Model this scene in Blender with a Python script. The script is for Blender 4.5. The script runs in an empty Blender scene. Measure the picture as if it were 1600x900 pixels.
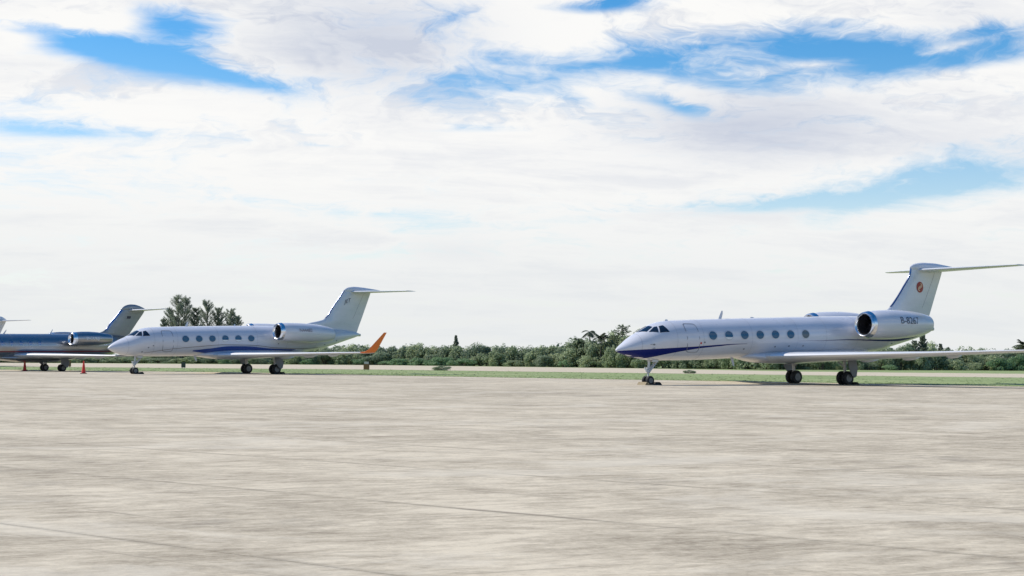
import bpy, bmesh, math, random
import numpy as np
from mathutils import Vector, Matrix

random.seed(7)
scene = bpy.context.scene
COL = scene.collection

# ------------------------------------------------------------------ camera
F_PX, CAM_H, ROLL, HORIZON = 2222.0, 1.5, 0.0079, 558.68      # for a 1600 x 900 frame
PITCH = math.atan((HORIZON - 450) / F_PX)
fwd = Vector((0, math.cos(PITCH), math.sin(PITCH)))
r0 = Vector((1, 0, 0)); u0 = r0.cross(fwd)
right = r0 * math.cos(ROLL) + u0 * math.sin(ROLL)
up = u0 * math.cos(ROLL) - r0 * math.sin(ROLL)
cam_d = bpy.data.cameras.new('camera'); cam = bpy.data.objects.new('camera', cam_d); COL.objects.link(cam)
M4 = Matrix((right, up, -fwd)).transposed().to_4x4(); M4.translation = (0, 0, CAM_H)
cam.matrix_world = M4
cam_d.sensor_width = 36; cam_d.lens = 36 * F_PX / 1600; cam_d.clip_start = 0.1; cam_d.clip_end = 20000
scene.camera = cam
scene.view_settings.view_transform = 'Standard'; scene.view_settings.look = 'None'
scene.cycles.max_bounces = 6; scene.cycles.diffuse_bounces = 3; scene.cycles.glossy_bounces = 3; scene.cycles.transmission_bounces = 3
scene.view_settings.exposure = 0.0; scene.view_settings.gamma = 1.0

def ground(px, py, z=0.0):
    d = fwd + right * ((px - 800) / F_PX) + up * ((450 - py) / F_PX)
    t = (z - CAM_H) / d.z
    return Vector((d.x * t, d.y * t, z))

# ------------------------------------------------------------------ sky and sun
SUN_AZ, SUN_EL = math.radians(-76), math.radians(48)       # azimuth from +Y towards +X
world = bpy.data.worlds.new('World'); scene.world = world; world.use_nodes = True
wt = world.node_tree; wt.nodes.clear()

class X:                                  # small arithmetic wrapper round Math nodes
    tree = None
    def __init__(s, v): s.v = v
    @staticmethod
    def op(o, *a):
        n = X.tree.nodes.new('ShaderNodeMath'); n.operation = o
        for i, q in enumerate(a):
            q = q.v if isinstance(q, X) else q
            if isinstance(q, (int, float)): n.inputs[i].default_value = q
            else: X.tree.links.new(q, n.inputs[i])
        return X(n.outputs[0])
    def __add__(s, o): return X.op('ADD', s, o)
    __radd__ = __add__
    def __sub__(s, o): return X.op('SUBTRACT', s, o)
    def __rsub__(s, o): return X.op('SUBTRACT', o, s)
    def __mul__(s, o): return X.op('MULTIPLY', s, o)
    __rmul__ = __mul__
    def __truediv__(s, o): return X.op('DIVIDE', s, o)
def clamp01(a): return X.op('MINIMUM', X.op('MAXIMUM', a, 0.0), 1.0)
def smooth(a, lo, hi):
    t = clamp01((a - lo) / (hi - lo)); return t * t * (3.0 - 2.0 * t)
def vec(tree, x, y, z):
    n = tree.nodes.new('ShaderNodeCombineXYZ')
    for i, q in enumerate((x, y, z)):
        q = q.v if isinstance(q, X) else q
        if isinstance(q, (int, float)): n.inputs[i].default_value = q
        else: tree.links.new(q, n.inputs[i])
    return n.outputs[0]
def noise(tree, v, scale, detail=6, rough=0.55, dist=0.0):
    n = tree.nodes.new('ShaderNodeTexNoise'); n.inputs['Scale'].default_value = scale
    n.inputs['Detail'].default_value = detail; n.inputs['Roughness'].default_value = rough
    n.inputs['Distortion'].default_value = dist
    if v is not None: tree.links.new(v, n.inputs['Vector'])
    return X(n.outputs['Fac'])
def mixc(tree, f, a, b):
    n = tree.nodes.new('ShaderNodeMix'); n.data_type = 'RGBA'
    for s, q in ((0, f), (6, a), (7, b)):
        q = q.v if isinstance(q, X) else q
        if isinstance(q, (int, float)): n.inputs[s].default_value = q
        elif isinstance(q, tuple): n.inputs[s].default_value = (*q, 1)
        else: tree.links.new(q, n.inputs[s])
    return n.outputs[2]

X.tree = wt
sky = wt.nodes.new('ShaderNodeTexSky'); sky.sky_type = 'NISHITA'; sky.sun_disc = False
sky.sun_elevation = SUN_EL; sky.sun_rotation = SUN_AZ
sky.altitude = 0; sky.air_density = 1.0; sky.dust_density = 0.3; sky.ozone_density = 2.0
tc = wt.nodes.new('ShaderNodeTexCoord'); sep = wt.nodes.new('ShaderNodeSeparateXYZ')
wt.links.new(tc.outputs['Generated'], sep.inputs[0])
dx, dy, dz = (X(o) for o in sep.outputs)
az = X.op('ARCTAN2', dx, dy); el = X.op('ARCSINE', dz)
zz = X.op('MAXIMUM', dz, 0.0) + 0.2
pu, pv = dx / zz, dy / zz
P = vec(wt, pu, pv, 0.0)
w1 = noise(wt, P, 1.3, 5, 0.6)
w2 = noise(wt, vec(wt, pu + 7.3, pv + 2.1, 0.0), 1.3, 5, 0.6)
Pw = vec(wt, pu + (w1 - 0.5) * 0.9, pv + (w2 - 0.5) * 0.9, 0.0)
big = noise(wt, Pw, 0.9, 5, 0.58)
fine = noise(wt, Pw, 3.4, 7, 0.66)
wisp = noise(wt, vec(wt, pu * 1.0 + pv * 0.35 + (w1 - 0.5) * 0.8, pv * 2.6 - pu * 0.4, 3.0), 1.6, 6, 0.62)

def pxdir(px, py):
    d = (fwd + right * ((px - 800) / F_PX) + up * ((450 - py) / F_PX)).normalized()
    return math.atan2(d.x, d.y), math.asin(d.z)
azw = az + (w1 - 0.5) * 0.06 + (fine - 0.5) * 0.035
elw = el + (w2 - 0.5) * 0.022 + (fine - 0.5) * 0.016
def patch(px, py, sx, sy, tilt=0.0):      # soft region of the sky round one direction
    a0, e0 = pxdir(px, py)
    u = azw - a0; v = elw - e0 - u * tilt
    u = u * (F_PX / sx); v = v * (F_PX / sy)
    return X.op('EXPONENT', (u * u + v * v) * -1.0)
blue = (patch(180, 84, 175, 26, -0.16) * 1.2 + patch(270, 30, 75, 40) * 1.1 + patch(60, 206, 130, 14) * 0.75
        + patch(340, 112, 110, 14, -0.22) * 0.7 + patch(935, 4, 80, 14) * 1.0 + patch(1410, 92, 210, 40, -0.04) * 1.2
        + patch(1000, 92, 180, 26) * 0.62 + patch(1130, 128, 120, 20, -0.2) * 0.6 + patch(1060, 170, 60, 14, -0.3) * 0.7
        + patch(1460, 290, 260, 32, 0.13) * 0.95 + patch(1180, 322, 220, 12, 0.05) * 0.65
        + patch(1560, 45, 80, 30) * 0.8 + patch(1530, 220, 130, 26) * 0.6 + patch(880, 120, 60, 20) * 0.4
        + patch(480, 384, 120, 12) * 0.3 + patch(700, 203, 120, 8) * 0.4 + patch(500, 231, 60, 5) * 0.4 + patch(590, 336, 90, 9) * 0.3)
white = (patch(100, 16, 130, 22, -0.05) * 1.1 + patch(20, 58, 50, 14) * 1.0 + patch(1230, 12, 330, 26, 0.05) * 0.8
         + patch(1520, 120, 110, 20) * 0.9 + patch(1270, 100, 110, 9, 0.1) * 0.5 + patch(1480, 70, 70, 7, 0.2) * 0.5)
cover_far = smooth(big + (wisp - 0.5) * 0.6 + (fine - 0.5) * 0.3 - smooth(el, 0.2, 0.8) * 0.12, 0.49, 0.70)            # broken layer out of view, thinned to make the jets' shaded sides bluer
in_view = smooth(dy, 0.80, 0.90) * (1.0 - smooth(el, 0.30, 0.55))
raw = 1.02 - blue * 1.05 + white * 0.8 + (fine - 0.5) * 2.7 + (wisp - 0.5) * 2.0 + (big - 0.5) * 0.5
cover_view = smooth(raw, -0.15, 0.98)
cover = cover_far + (cover_view - cover_far) * in_view
cover = X.op('MAXIMUM', cover, (1.0 - smooth(el, 0.02, 0.12)) * 0.96)
relief = noise(wt, vec(wt, pu + (w1 - 0.5) * 0.9 - 0.03, pv + (w2 - 0.5) * 0.9 + 0.10, 0.0), 3.4, 7, 0.66) - fine   # the layer's own shading, sun above left
grey = clamp01(smooth(relief, -0.01, 0.17) * smooth(el, 0.10, 0.22) * 0.55 + patch(575, 60, 165, 75) * (0.9 + (fine - 0.5) * 1.6 + (big - 0.5) * 1.2) + patch(1180, 195, 200, 50) * 0.9 + patch(720, 385, 70, 22) * 0.25
               + smooth(fine * 0.3 + wisp * 0.7, 0.47, 0.66) * 0.36)
cloud = mixc(wt, grey, (0.97, 0.965, 0.95), (0.60, 0.645, 0.75))
cloud = mixc(wt, (1.0 - smooth(el, 0.0, 0.16)) * 0.75, cloud, (0.775, 0.805, 0.815))
hs = wt.nodes.new('ShaderNodeHueSaturation'); wt.links.new((smooth(el, 0.05, 0.22) * 0.55 + 0.95).v, hs.inputs['Saturation'])
hs.inputs['Value'].default_value = 1.0
wt.links.new(sky.outputs[0], hs.inputs['Color'])
SKY_K = 0.145
sk = wt.nodes.new('ShaderNodeMix'); sk.data_type = 'RGBA'; sk.blend_type = 'MULTIPLY'; sk.inputs[0].default_value = 1
sk.inputs[7].default_value = (SKY_K * 10, SKY_K * 10, SKY_K * 10, 1); wt.links.new(hs.outputs[0], sk.inputs[6])
# clouds are stored x10 so that the one Background strength (0.1) serves sky and cloud alike
ck = wt.nodes.new('ShaderNodeMix'); ck.data_type = 'RGBA'; ck.blend_type = 'MULTIPLY'; ck.inputs[0].default_value = 1
ck.inputs[7].default_value = (10, 10, 10, 1); ck.clamp_result = False; wt.links.new(cloud, ck.inputs[6])
fin_c = mixc(wt, cover, sk.outputs[2], ck.outputs[2])
bg = wt.nodes.new('ShaderNodeBackground'); bg.inputs[1].default_value = 0.1
wt.links.new(fin_c, bg.inputs[0])
wo = wt.nodes.new('ShaderNodeOutputWorld'); wt.links.new(bg.outputs[0], wo.inputs[0])

sun_d = bpy.data.lights.new('sun', 'SUN'); sun_d.energy = 4.9; sun_d.angle = math.radians(0.6); sun_d.color = (1, 0.93, 0.82)
sun = bpy.data.objects.new('sun', sun_d); COL.objects.link(sun)
sd = Vector((math.sin(SUN_AZ) * math.cos(SUN_EL), math.cos(SUN_AZ) * math.cos(SUN_EL), math.sin(SUN_EL)))
sun.rotation_euler = sd.to_track_quat('Z', 'Y').to_euler(); sun.location = sd * 200

# ------------------------------------------------------------------ materials
def new_mat(name):
    m = bpy.data.materials.new(name); m.use_nodes = True
    X.tree = m.node_tree
    return m, m.node_tree, m.node_tree.nodes['Principled BSDF']
def simple(name, col, rough=0.5, metal=0.0, coat=0.0, spec=0.5, dirt=0.0, dscale=1.5):
    m, t, b = new_mat(name)
    b.inputs['Roughness'].default_value = rough; b.inputs['Metallic'].default_value = metal
    b.inputs['Coat Weight'].default_value = coat; b.inputs['Coat Roughness'].default_value = 0.06
    b.inputs['Specular IOR Level'].default_value = spec
    b.inputs['Base Color'].default_value = (*col, 1)
    if dirt:
        c = t.nodes.new('ShaderNodeTexCoord')
        mp = t.nodes.new('ShaderNodeMapping'); mp.inputs['Scale'].default_value = (0.5, 1, 1.6)
        t.links.new(c.outputs['Object'], mp.inputs[0])
        n = noise(t, mp.outputs[0], dscale, 6, 0.65)
        t.links.new(mixc(t, smooth(n, 0.42, 0.75) * dirt, col, tuple(q * 0.62 for q in col)), b.inputs['Base Color'])
        t.links.new((n * 0.2 + (rough - 0.08)).v, b.inputs['Roughness'])
    return m
MAT = {}
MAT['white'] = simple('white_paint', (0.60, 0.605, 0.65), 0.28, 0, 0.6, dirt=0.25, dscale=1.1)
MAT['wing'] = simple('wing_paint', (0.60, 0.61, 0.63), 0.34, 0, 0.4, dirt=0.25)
MAT['silver'] = simple('silver_paint', (0.34, 0.35, 0.365), 0.28, 0.88, 0.2, dirt=0.25)
MAT['silver_fin'] = simple('silver_grey_paint', (0.25, 0.265, 0.28), 0.38, 0.5, 0.3, dirt=0.2)
MAT['navy'] = simple('navy_paint', (0.003, 0.010, 0.125), 0.4, 0, 0.0, 0.2)
MAT['red_line'] = simple('red_stripe_paint', (0.22, 0.02, 0.025), 0.3, 0, 0.5)
MAT['brown_line'] = simple('bronze_line_paint', (0.20, 0.15, 0.13), 0.35)
MAT['blue_belly'] = simple('blue_belly_band', (0.03, 0.06, 0.25), 0.25, 0, 0.6)  # deep blue for the band low on the side, above the wing
MAT['orange'] = simple('orange_paint', (0.80, 0.18, 0.035), 0.35, 0, 0.3, dirt=0.15)
MAT['chrome'] = simple('polished_metal', (0.72, 0.73, 0.75), 0.26, 1.0)
MAT['satin'] = simple('satin_metal', (0.72, 0.72, 0.73), 0.45, 0.4)
MAT['boot'] = simple('polished_leading_edge', (0.22, 0.25, 0.36), 0.22, 1.0)
MAT['dark'] = simple('dark_duct', (0.012, 0.012, 0.014), 0.6)
MAT['fan'] = simple('fan_blade_metal', (0.05, 0.05, 0.055), 0.4, 0.8)
MAT['frame'] = simple('window_frame', (0.50, 0.51, 0.55), 0.35, 0.3)
MAT['seam_pale'] = simple('skin_joint', (0.36, 0.37, 0.41), 0.5)
MAT['seam'] = simple('panel_seam', (0.20, 0.205, 0.23), 0.6)
MAT['tyre'] = simple('tyre_rubber', (0.016, 0.016, 0.018), 0.75)
MAT['hub'] = simple('wheel_hub', (0.16, 0.16, 0.16), 0.45, 0.5)
MAT['gear'] = simple('gear_leg_paint', (0.55, 0.55, 0.54), 0.4, 0.2, dirt=0.4, dscale=5)
MAT['gdoor'] = simple('gear_door_paint', (0.20, 0.21, 0.23), 0.45, 0, 0, dirt=0.3)
MAT['text'] = simple('registration_print', (0.075, 0.08, 0.11), 0.4)
MAT['text_brown'] = simple('brown_registration_print', (0.24, 0.17, 0.17), 0.4)
MAT['text_pale'] = simple('pale_registration_print', (0.75, 0.76, 0.78), 0.4)
MAT['emblem'] = simple('emblem_red', (0.33, 0.022, 0.012), 0.4)
MAT['emblem_s'] = simple('emblem_tan', (0.62, 0.36, 0.24), 0.4)
MAT['flag'] = simple('flag_print', (0.02, 0.025, 0.05), 0.4)
MAT['cone'] = simple('cone_orange_plastic', (0.62, 0.035, 0.02), 0.5, dirt=0.3, dscale=6)
MAT['cone_base'] = simple('cone_base_rubber', (0.10, 0.02, 0.02), 0.7)
MAT['chock'] = simple('chock_rubber', (0.03, 0.028, 0.025), 0.8, dirt=0.4, dscale=6)
MAT['chock_y'] = simple('chock_yellow', (0.24, 0.19, 0.11), 0.7, dirt=0.5, dscale=6)
MAT['board_dark'] = simple('marker_dark_green', (0.012, 0.022, 0.02), 0.6)
MAT['board_brown'] = simple('marker_rust_brown', (0.16, 0.085, 0.025), 0.7, dirt=0.5, dscale=4)
MAT['post'] = simple('marker_post_grey', (0.40, 0.40, 0.37), 0.6)
MAT['beacon'] = simple('beacon_red', (0.5, 0.03, 0.02), 0.3)
def glass(name, c):
    m = simple(name, c, 0.14, 0.0, 0.08, spec=0.3); return m
MAT['pane'] = glass('cabin_window_glass', (0.03, 0.11, 0.20))
MAT['pane_grey'] = glass('shaded_window_glass', (0.10, 0.13, 0.15))
MAT['tint'] = simple('tinted_window', (0.26, 0.29, 0.37), 0.22, 0.9)
MAT['shade'] = simple('window_blind', (0.78, 0.78, 0.76), 0.5)
MAT['shield'] = glass('windshield_glass', (0.010, 0.022, 0.045))

def ground_mat(name, build):
    m, t, b = new_mat(name); b.inputs['Roughness'].default_value = 0.9; b.inputs['Specular IOR Level'].default_value = 0.2
    g = t.nodes.new('ShaderNodeNewGeometry'); s = t.nodes.new('ShaderNodeSeparateXYZ'); t.links.new(g.outputs['Position'], s.inputs[0])
    build(t, b, X(s.outputs[0]), X(s.outputs[1])); return m
def rot(x, y, deg):
    c, s = math.cos(math.radians(deg)), math.sin(math.radians(deg))
    return x * c + y * s, y * c - x * s            # along, across
def concrete(t, b, x, y):
    a1, c1 = rot(x, y, 14); a2, c2 = rot(x, y, 24); a3, c3 = rot(x, y, -37)
    blot = noise(t, vec(t, x, y, 0.0), 0.09, 6, 0.62, 0.6)
    st1 = noise(t, vec(t, a1 * 0.50, c1 * 0.75, 1.0), 1.0, 9, 0.76, 0.6)
    st2 = noise(t, vec(t, a2 * 2.0, c2 * 5.5, 2.0), 1.0, 5, 0.7, 0.3)
    st3 = noise(t, vec(t, a3 * 0.05, c3 * 0.55, 3.0), 1.0, 6, 0.65, 0.4)
    grain = noise(t, vec(t, x, y, 4.0), 14.0, 4, 0.8)
    stain = smooth(noise(t, vec(t, a1 * 0.32, c1 * 0.42, 9.0), 1.0, 8, 0.74, 0.9), 0.55, 0.66)
    pale = smooth(noise(t, vec(t, a1 * 0.18, c1 * 0.26, 12.0), 1.0, 8, 0.72, 0.7), 0.52, 0.64)
    speck = smooth(noise(t, vec(t, a2 * 2.0, c2 * 5.0, 15.0), 1.0, 6, 0.8, 0.4), 0.60, 0.72)
    oi = t.nodes.new('ShaderNodeObjectInfo')
    scr = smooth(noise(t, vec(t, a2 * 0.22, c2 * 7.0, 21.0), 1.0, 4, 0.6, 0.5), 0.62, 0.70) + smooth(noise(t, vec(t, a3 * 0.2, c3 * 6.0, 25.0), 1.0, 4, 0.6, 0.4), 0.64, 0.71)
    v = 0.58 + (blot - 0.5) * 1.0 + (st1 - 0.5) * 2.3 + (st2 - 0.5) * 1.9 + (st3 - 0.5) * 0.7 + (grain - 0.5) * 1.0 + (X(oi.outputs['Random']) - 0.5) * 0.08
    c = mixc(t, clamp01(v), (0.262, 0.220, 0.160), (0.600, 0.525, 0.400))
    c = mixc(t, stain * 0.30, c, (0.205, 0.182, 0.152))
    jd = X.op('ABSOLUTE', X.op('FRACT', (x * 0.602 + y * 0.799 - 0.10) / 3.65) - 0.5)       # worn, dirty strip along each lane joint
    wear = smooth(jd, 0.470, 0.499) * smooth(st1, 0.40, 0.60)
    c = mixc(t, wear * 0.55, c, (0.17, 0.145, 0.11))
    c = mixc(t, clamp01(scr) * 0.55, c, (0.20, 0.172, 0.135))
    c = mixc(t, speck * 0.45, c, (0.17, 0.15, 0.125))
    c = mixc(t, pale * 0.5, c, (0.62, 0.56, 0.45))
    t.links.new(c, b.inputs['Base Color'])
    bp = t.nodes.new('ShaderNodeBump'); bp.inputs['Strength'].default_value = 0.4; bp.inputs['Distance'].default_value = 0.02
    t.links.new((st2 + grain * 0.6).v, bp.inputs['Height']); t.links.new(bp.outputs[0], b.inputs['Normal'])
MAT['concrete'] = ground_mat('apron_concrete', concrete)
def joint(t, b, x, y):
    n = smooth(noise(t, vec(t, x, y, 0.0), 0.7, 4), 0.35, 0.65); t.links.new(mixc(t, n, (0.16, 0.14, 0.11), (0.46, 0.41, 0.33)), b.inputs['Base Color'])
MAT['joint'] = ground_mat('joint_filler', joint)
def grassg(t, b, x, y):
    a, c = rot(x, y, -20)
    n = noise(t, vec(t, a * 0.05, c * 0.2, 0.0), 1.0, 7, 0.65); n2 = noise(t, vec(t, x, y, 5.0), 1.6, 5, 0.7)
    col = mixc(t, smooth(n * 0.6 + n2 * 0.4, 0.36, 0.64), (0.165, 0.225, 0.085), (0.285, 0.34, 0.15))
    dry = smooth(noise(t, vec(t, a * 0.03, c * 0.25, 8.0), 1.0, 6, 0.7), 0.52, 0.7)
    t.links.new(mixc(t, dry * 0.6, col, (0.33, 0.31, 0.19)), b.inputs['Base Color'])
MAT['grass_ground'] = ground_mat('grass_ground', grassg)
def sandg(t, b, x, y):
    a, c = rot(x, y, -17)
    n = noise(t, vec(t, a * 0.04, c * 0.18, 0.0), 1.0, 7, 0.65); n2 = noise(t, vec(t, x, y, 5.0), 0.8, 5, 0.7)
    col = mixc(t, n * 0.6 + n2 * 0.4, (0.40, 0.335, 0.24), (0.62, 0.545, 0.42))
    gr = smooth(noise(t, vec(t, a * 0.06, c * 0.5, 8.0), 1.0, 6, 0.7), 0.60, 0.72)
    t.links.new(mixc(t, gr * 0.5, col, (0.22, 0.24, 0.11)), b.inputs['Base Color'])
MAT['sand'] = ground_mat('pale_sand', sandg)

def leaf_mat(name, c0, c1, trans=0.35):
    m = bpy.data.materials.new(name); m.use_nodes = True; t = m.node_tree; t.nodes.clear(); X.tree = t
    tcn = t.nodes.new('ShaderNodeTexCoord'); oi = t.nodes.new('ShaderNodeObjectInfo')
    n = noise(t, tcn.outputs['Object'], 2.6, 5, 0.7)
    g = t.nodes.new('ShaderNodeNewGeometry')
    f = clamp01((n - 0.5) * 1.4 + 0.25 + X(g.outputs['Random Per Island']) * 0.45 + (X(oi.outputs['Random']) - 0.5) * 0.45)
    c = mixc(t, f, c0, c1)
    p = t.nodes.new('ShaderNodeBsdfPrincipled'); p.inputs['Roughness'].default_value = 0.5; p.inputs['Specular IOR Level'].default_value = 0.35
    t.links.new(c, p.inputs['Base Color'])
    tr = t.nodes.new('ShaderNodeBsdfTranslucent'); t.links.new(c, tr.inputs[0])
    mx = t.nodes.new('ShaderNodeMixShader'); mx.inputs[0].default_value = trans
    t.links.new(p.outputs[0], mx.inputs[1]); t.links.new(tr.outputs[0], mx.inputs[2])
    o = t.nodes.new('ShaderNodeOutputMaterial'); t.links.new(mx.outputs[0], o.inputs[0]); return m
MAT['leaf'] = leaf_mat('shrub_leaf', (0.20, 0.27, 0.14), (0.50, 0.56, 0.34), 0.55)
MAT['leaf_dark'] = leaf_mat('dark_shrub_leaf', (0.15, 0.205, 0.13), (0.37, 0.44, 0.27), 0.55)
MAT['leaf_bright'] = leaf_mat('bright_creeper_leaf', (0.14, 0.24, 0.11), (0.31, 0.45, 0.24), 0.5)
MAT['needle'] = leaf_mat('casuarina_needle', (0.16, 0.20, 0.14), (0.36, 0.40, 0.29), 0.5)
MAT['palm'] = leaf_mat('palm_leaf', (0.045, 0.060, 0.035), (0.10, 0.12, 0.065), 0.25)
MAT['blade'] = leaf_mat('grass_blade', (0.17, 0.23, 0.09), (0.30, 0.36, 0.17), 0.5)
MAT['bark'] = simple('bark', (0.13, 0.11, 0.09), 0.9, dirt=0.6, dscale=5)

# ------------------------------------------------------------------ mesh helpers
def mesh_obj(name, verts, faces, mats, parent=None, smooth_angle=None, fmat=None):
    me = bpy.data.meshes.new(name); me.from_pydata([tuple(v) for v in verts], [], faces)
    for m in (mats if isinstance(mats, (list, tuple)) else [mats]): me.materials.append(MAT[m])
    if fmat is not None: me.polygons.foreach_set('material_index', fmat)
    bm = bmesh.new(); bm.from_mesh(me); bmesh.ops.recalc_face_normals(bm, faces=bm.faces); bm.to_mesh(me); bm.free()
    if smooth_angle:
        me.polygons.foreach_set('use_smooth', [True] * len(me.polygons)); me.set_sharp_from_angle(angle=math.radians(smooth_angle))
    me.update()
    o = bpy.data.objects.new(name, me); COL.objects.link(o)
    if parent: o.parent = parent
    return o
class B:                                                # collects pieces of ONE mesh
    def __init__(s): s.v = []; s.f = []; s.m = []
    def add(s, v, f, mi=0):
        k = len(s.v); s.v += [Vector(q) for q in v]; s.f += [tuple(i + k for i in q) for q in f]; s.m += [mi] * len(f); return s
    def build(s, name, mats, parent=None, sa=35): return mesh_obj(name, s.v, s.f, mats, parent, sa, s.m)
def loft(rings, cap=True, closed=True):
    n = len(rings[0]); v = [p for r in rings for p in r]; f = []
    for i in range(len(rings) - 1):
        for j in range(n if closed else n - 1):
            a, b = i * n + j, i * n + (j + 1) % n; f.append((a, b, b + n, a + n))
    if cap: f.append(tuple(range(n))); f.append(tuple(range((len(rings) - 1) * n, len(rings) * n)))
    return v, f
def box(c, s, R=None):
    v = [Vector(((i & 1) - .5, ((i >> 1) & 1) - .5, (i >> 2) - .5)) * 1 for i in range(8)]
    v = [Vector((q.x * s[0], q.y * s[1], q.z * s[2])) for q in v]
    if R: v = [R @ q for q in v]
    v = [q + Vector(c) for q in v]
    return v, [(0, 1, 3, 2), (4, 6, 7, 5), (0, 4, 5, 1), (2, 3, 7, 6), (0, 2, 6, 4), (1, 5, 7, 3)]
def tube(pts, rad, n=10):
    pts = [Vector(p) for p in pts]; rad = rad if isinstance(rad, (list, tuple)) else [rad] * len(pts); rings = []
    for i, p in enumerate(pts):
        d = (pts[min(i + 1, len(pts) - 1)] - pts[max(i - 1, 0)]).normalized()
        a = d.cross(Vector((0, 0, 1)) if abs(d.z) < .9 else Vector((1, 0, 0))).normalized(); b = d.cross(a)
        rings.append([p + (a * math.cos(q) + b * math.sin(q)) * rad[i] for q in (2 * math.pi * k / n for k in range(n))])
    return loft(rings)
def revolve_x(prof, cy, cz, n=36, cap=True, slope=0.0):
    rings = [[Vector((x, cy + r * math.cos(q), cz + slope * (x - prof[0][0]) + r * math.sin(q))) for q in (2 * math.pi * k / n for k in range(n))] for x, r in prof]
    return loft(rings, cap)
def pchip(xs, ys):
    n = len(xs); h = [xs[i + 1] - xs[i] for i in range(n - 1)]; d = [(ys[i + 1] - ys[i]) / h[i] for i in range(n - 1)]
    m = [0.0] * n; m[0], m[-1] = d[0], d[-1]
    for i in range(1, n - 1):
        if d[i - 1] * d[i] > 0:
            w1, w2 = 2 * h[i] + h[i - 1], h[i] + 2 * h[i - 1]; m[i] = (w1 + w2) / (w1 / d[i - 1] + w2 / d[i])
    def f(x):
        x = min(max(x, xs[0]), xs[-1]); i = 0
        while i < n - 2 and x > xs[i + 1]: i += 1
        t = (x - xs[i]) / h[i]
        return ((1 + 2 * t) * (1 - t) ** 2 * ys[i] + t * (1 - t) ** 2 * h[i] * m[i] + t * t * (3 - 2 * t) * ys[i + 1] + t * t * (t - 1) * h[i] * m[i + 1])
    return f
class Body:                                             # fuselage-like loft: x aft, y to starboard, z up
    def __init__(s, st):
        xs = [q[0] for q in st]; s.x0, s.x1 = xs[0], xs[-1]
        s.top, s.bot, s.w = (pchip(xs, [q[i] for q in st]) for i in (1, 2, 3)); s.xs = xs
    def sec(s, x): return (s.top(x) + s.bot(x)) / 2, (s.top(x) - s.bot(x)) / 2, s.w(x)
    def at(s, x, ph, off=0.0, side=-1):                # ph: 0 = top, pi/2 = side, pi = bottom
        zc, h, w = s.sec(x); return Vector((x, side * (w + off) * math.sin(ph), zc + (h + off) * math.cos(ph)))
    def on(s, x, z, off=0.0, side=-1):                 # the skin at a given x and height
        zc, h, w = s.sec(x); q = max(-1, min(1, (z - zc) / h)); return s.at(x, math.acos(q), off, side)
    def mesh(s, step=0.25, n=48):
        xs = []; x = s.x0
        while x < s.x1 - 1e-6:
            xs.append(x); x += (0.04 if x < s.x0 + .3 else 0.1 if x < s.x0 + 3 else step)
        xs.append(s.x1)
        return loft([[s.at(x, 2 * math.pi * k / n, 0, 1) for k in range(n)] for x in xs])
def skin_patch(body, outline_lo, outline_hi, xs, off, side, nv=6):   # strip of skin between two heights z(x)
    rings = []
    for x in xs:
        lo, hi = outline_lo(x), outline_hi(x); rings.append([body.on(x, lo + (hi - lo) * k / nv, off, side) for k in range(nv + 1)])
    return loft(rings, False, False)
def skin_poly(body, pts, off, side, nu=8, nv=6):        # bilinear quad of skin, corners in (x, ph)
    (a, b, c, d) = pts; rings = []
    for i in range(nu + 1):
        u = i / nu; r = []
        for j in range(nv + 1):
            v = j / nv
            p = [(1 - u) * (1 - v) * a[k] + u * (1 - v) * b[k] + u * v * c[k] + (1 - u) * v * d[k] for k in (0, 1)]
            r.append(body.at(p[0], p[1], off, side))
        rings.append(r)
    return loft(rings, False, False)
def oval(body, xc, zc, a, b, off, side, scale0=0.0, n=28, rings=3):
    rr = []
    for i in range(rings + 1):
        s = scale0 + (1 - scale0) * i / rings
        rr.append([body.on(xc + a * s * math.cos(q), zc + b * s * math.sin(q), off, side) for q in (2 * math.pi * k / n for k in range(n))])
    v, f = loft(rr, False); return v, f
def foil(xl, xt, t, n=14):                              # airfoil outline: list of (x, thickness offset)
    c = xt - xl; up_, lo = [], []
    for i in range(n + 1):
        u = (1 - math.cos(math.pi * i / n)) / 2
        y = 5 * t * (0.2969 * math.sqrt(u) - 0.1260 * u - 0.3516 * u * u + 0.2843 * u ** 3 - 0.1030 * u ** 4) * c
        up_.append((xl + u * c, y)); lo.append((xl + u * c, -y))
    return up_ + lo[-2:0:-1]
def wing_mesh(secs):                                    # secs: (y, xLE, xTE, zLE, zTE, t, cant): cant 0 flat, 1 upright
    rings = []
    for y, xl, xt, zl, zt, t, cant in secs:
        r = []; sg = -1 if y < 0 else 1
        for px, py in foil(xl, xt, t):
            z = zl + (zt - zl) * (px - xl) / (xt - xl)
            r.append(Vector((px, y - sg * py * math.sin(cant), z + py * math.cos(cant))))
        rings.append(r)
    return loft(rings)
def wheel(c, r, w):                                     # axis along y; tyre and hub
    b = B(); n = 28
    prof = [(-.5, .55), (-.5, .80), (-.42, .93), (-.2, 1.0), (.2, 1.0), (.42, .93), (.5, .80), (.5, .55)]
    rings = [[Vector((c[0] + r * q * math.cos(a), c[1] + w * p, c[2] + r * q * math.sin(a))) for a in (2 * math.pi * k / n for k in range(n))] for p, q in prof]
    b.add(*loft(rings, False), 0)
    for s in (-1, 1):
        rings = [[Vector((c[0] + r * q * math.cos(a), c[1] + s * w * p, c[2] + r * q * math.sin(a))) for a in (2 * math.pi * k / n for k in range(n))] for p, q in ((.5, .56), (.38, .50), (.40, .22), (.55, .16), (.55, .02))]
        b.add(*loft(rings, True), 1)
    return b
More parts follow.
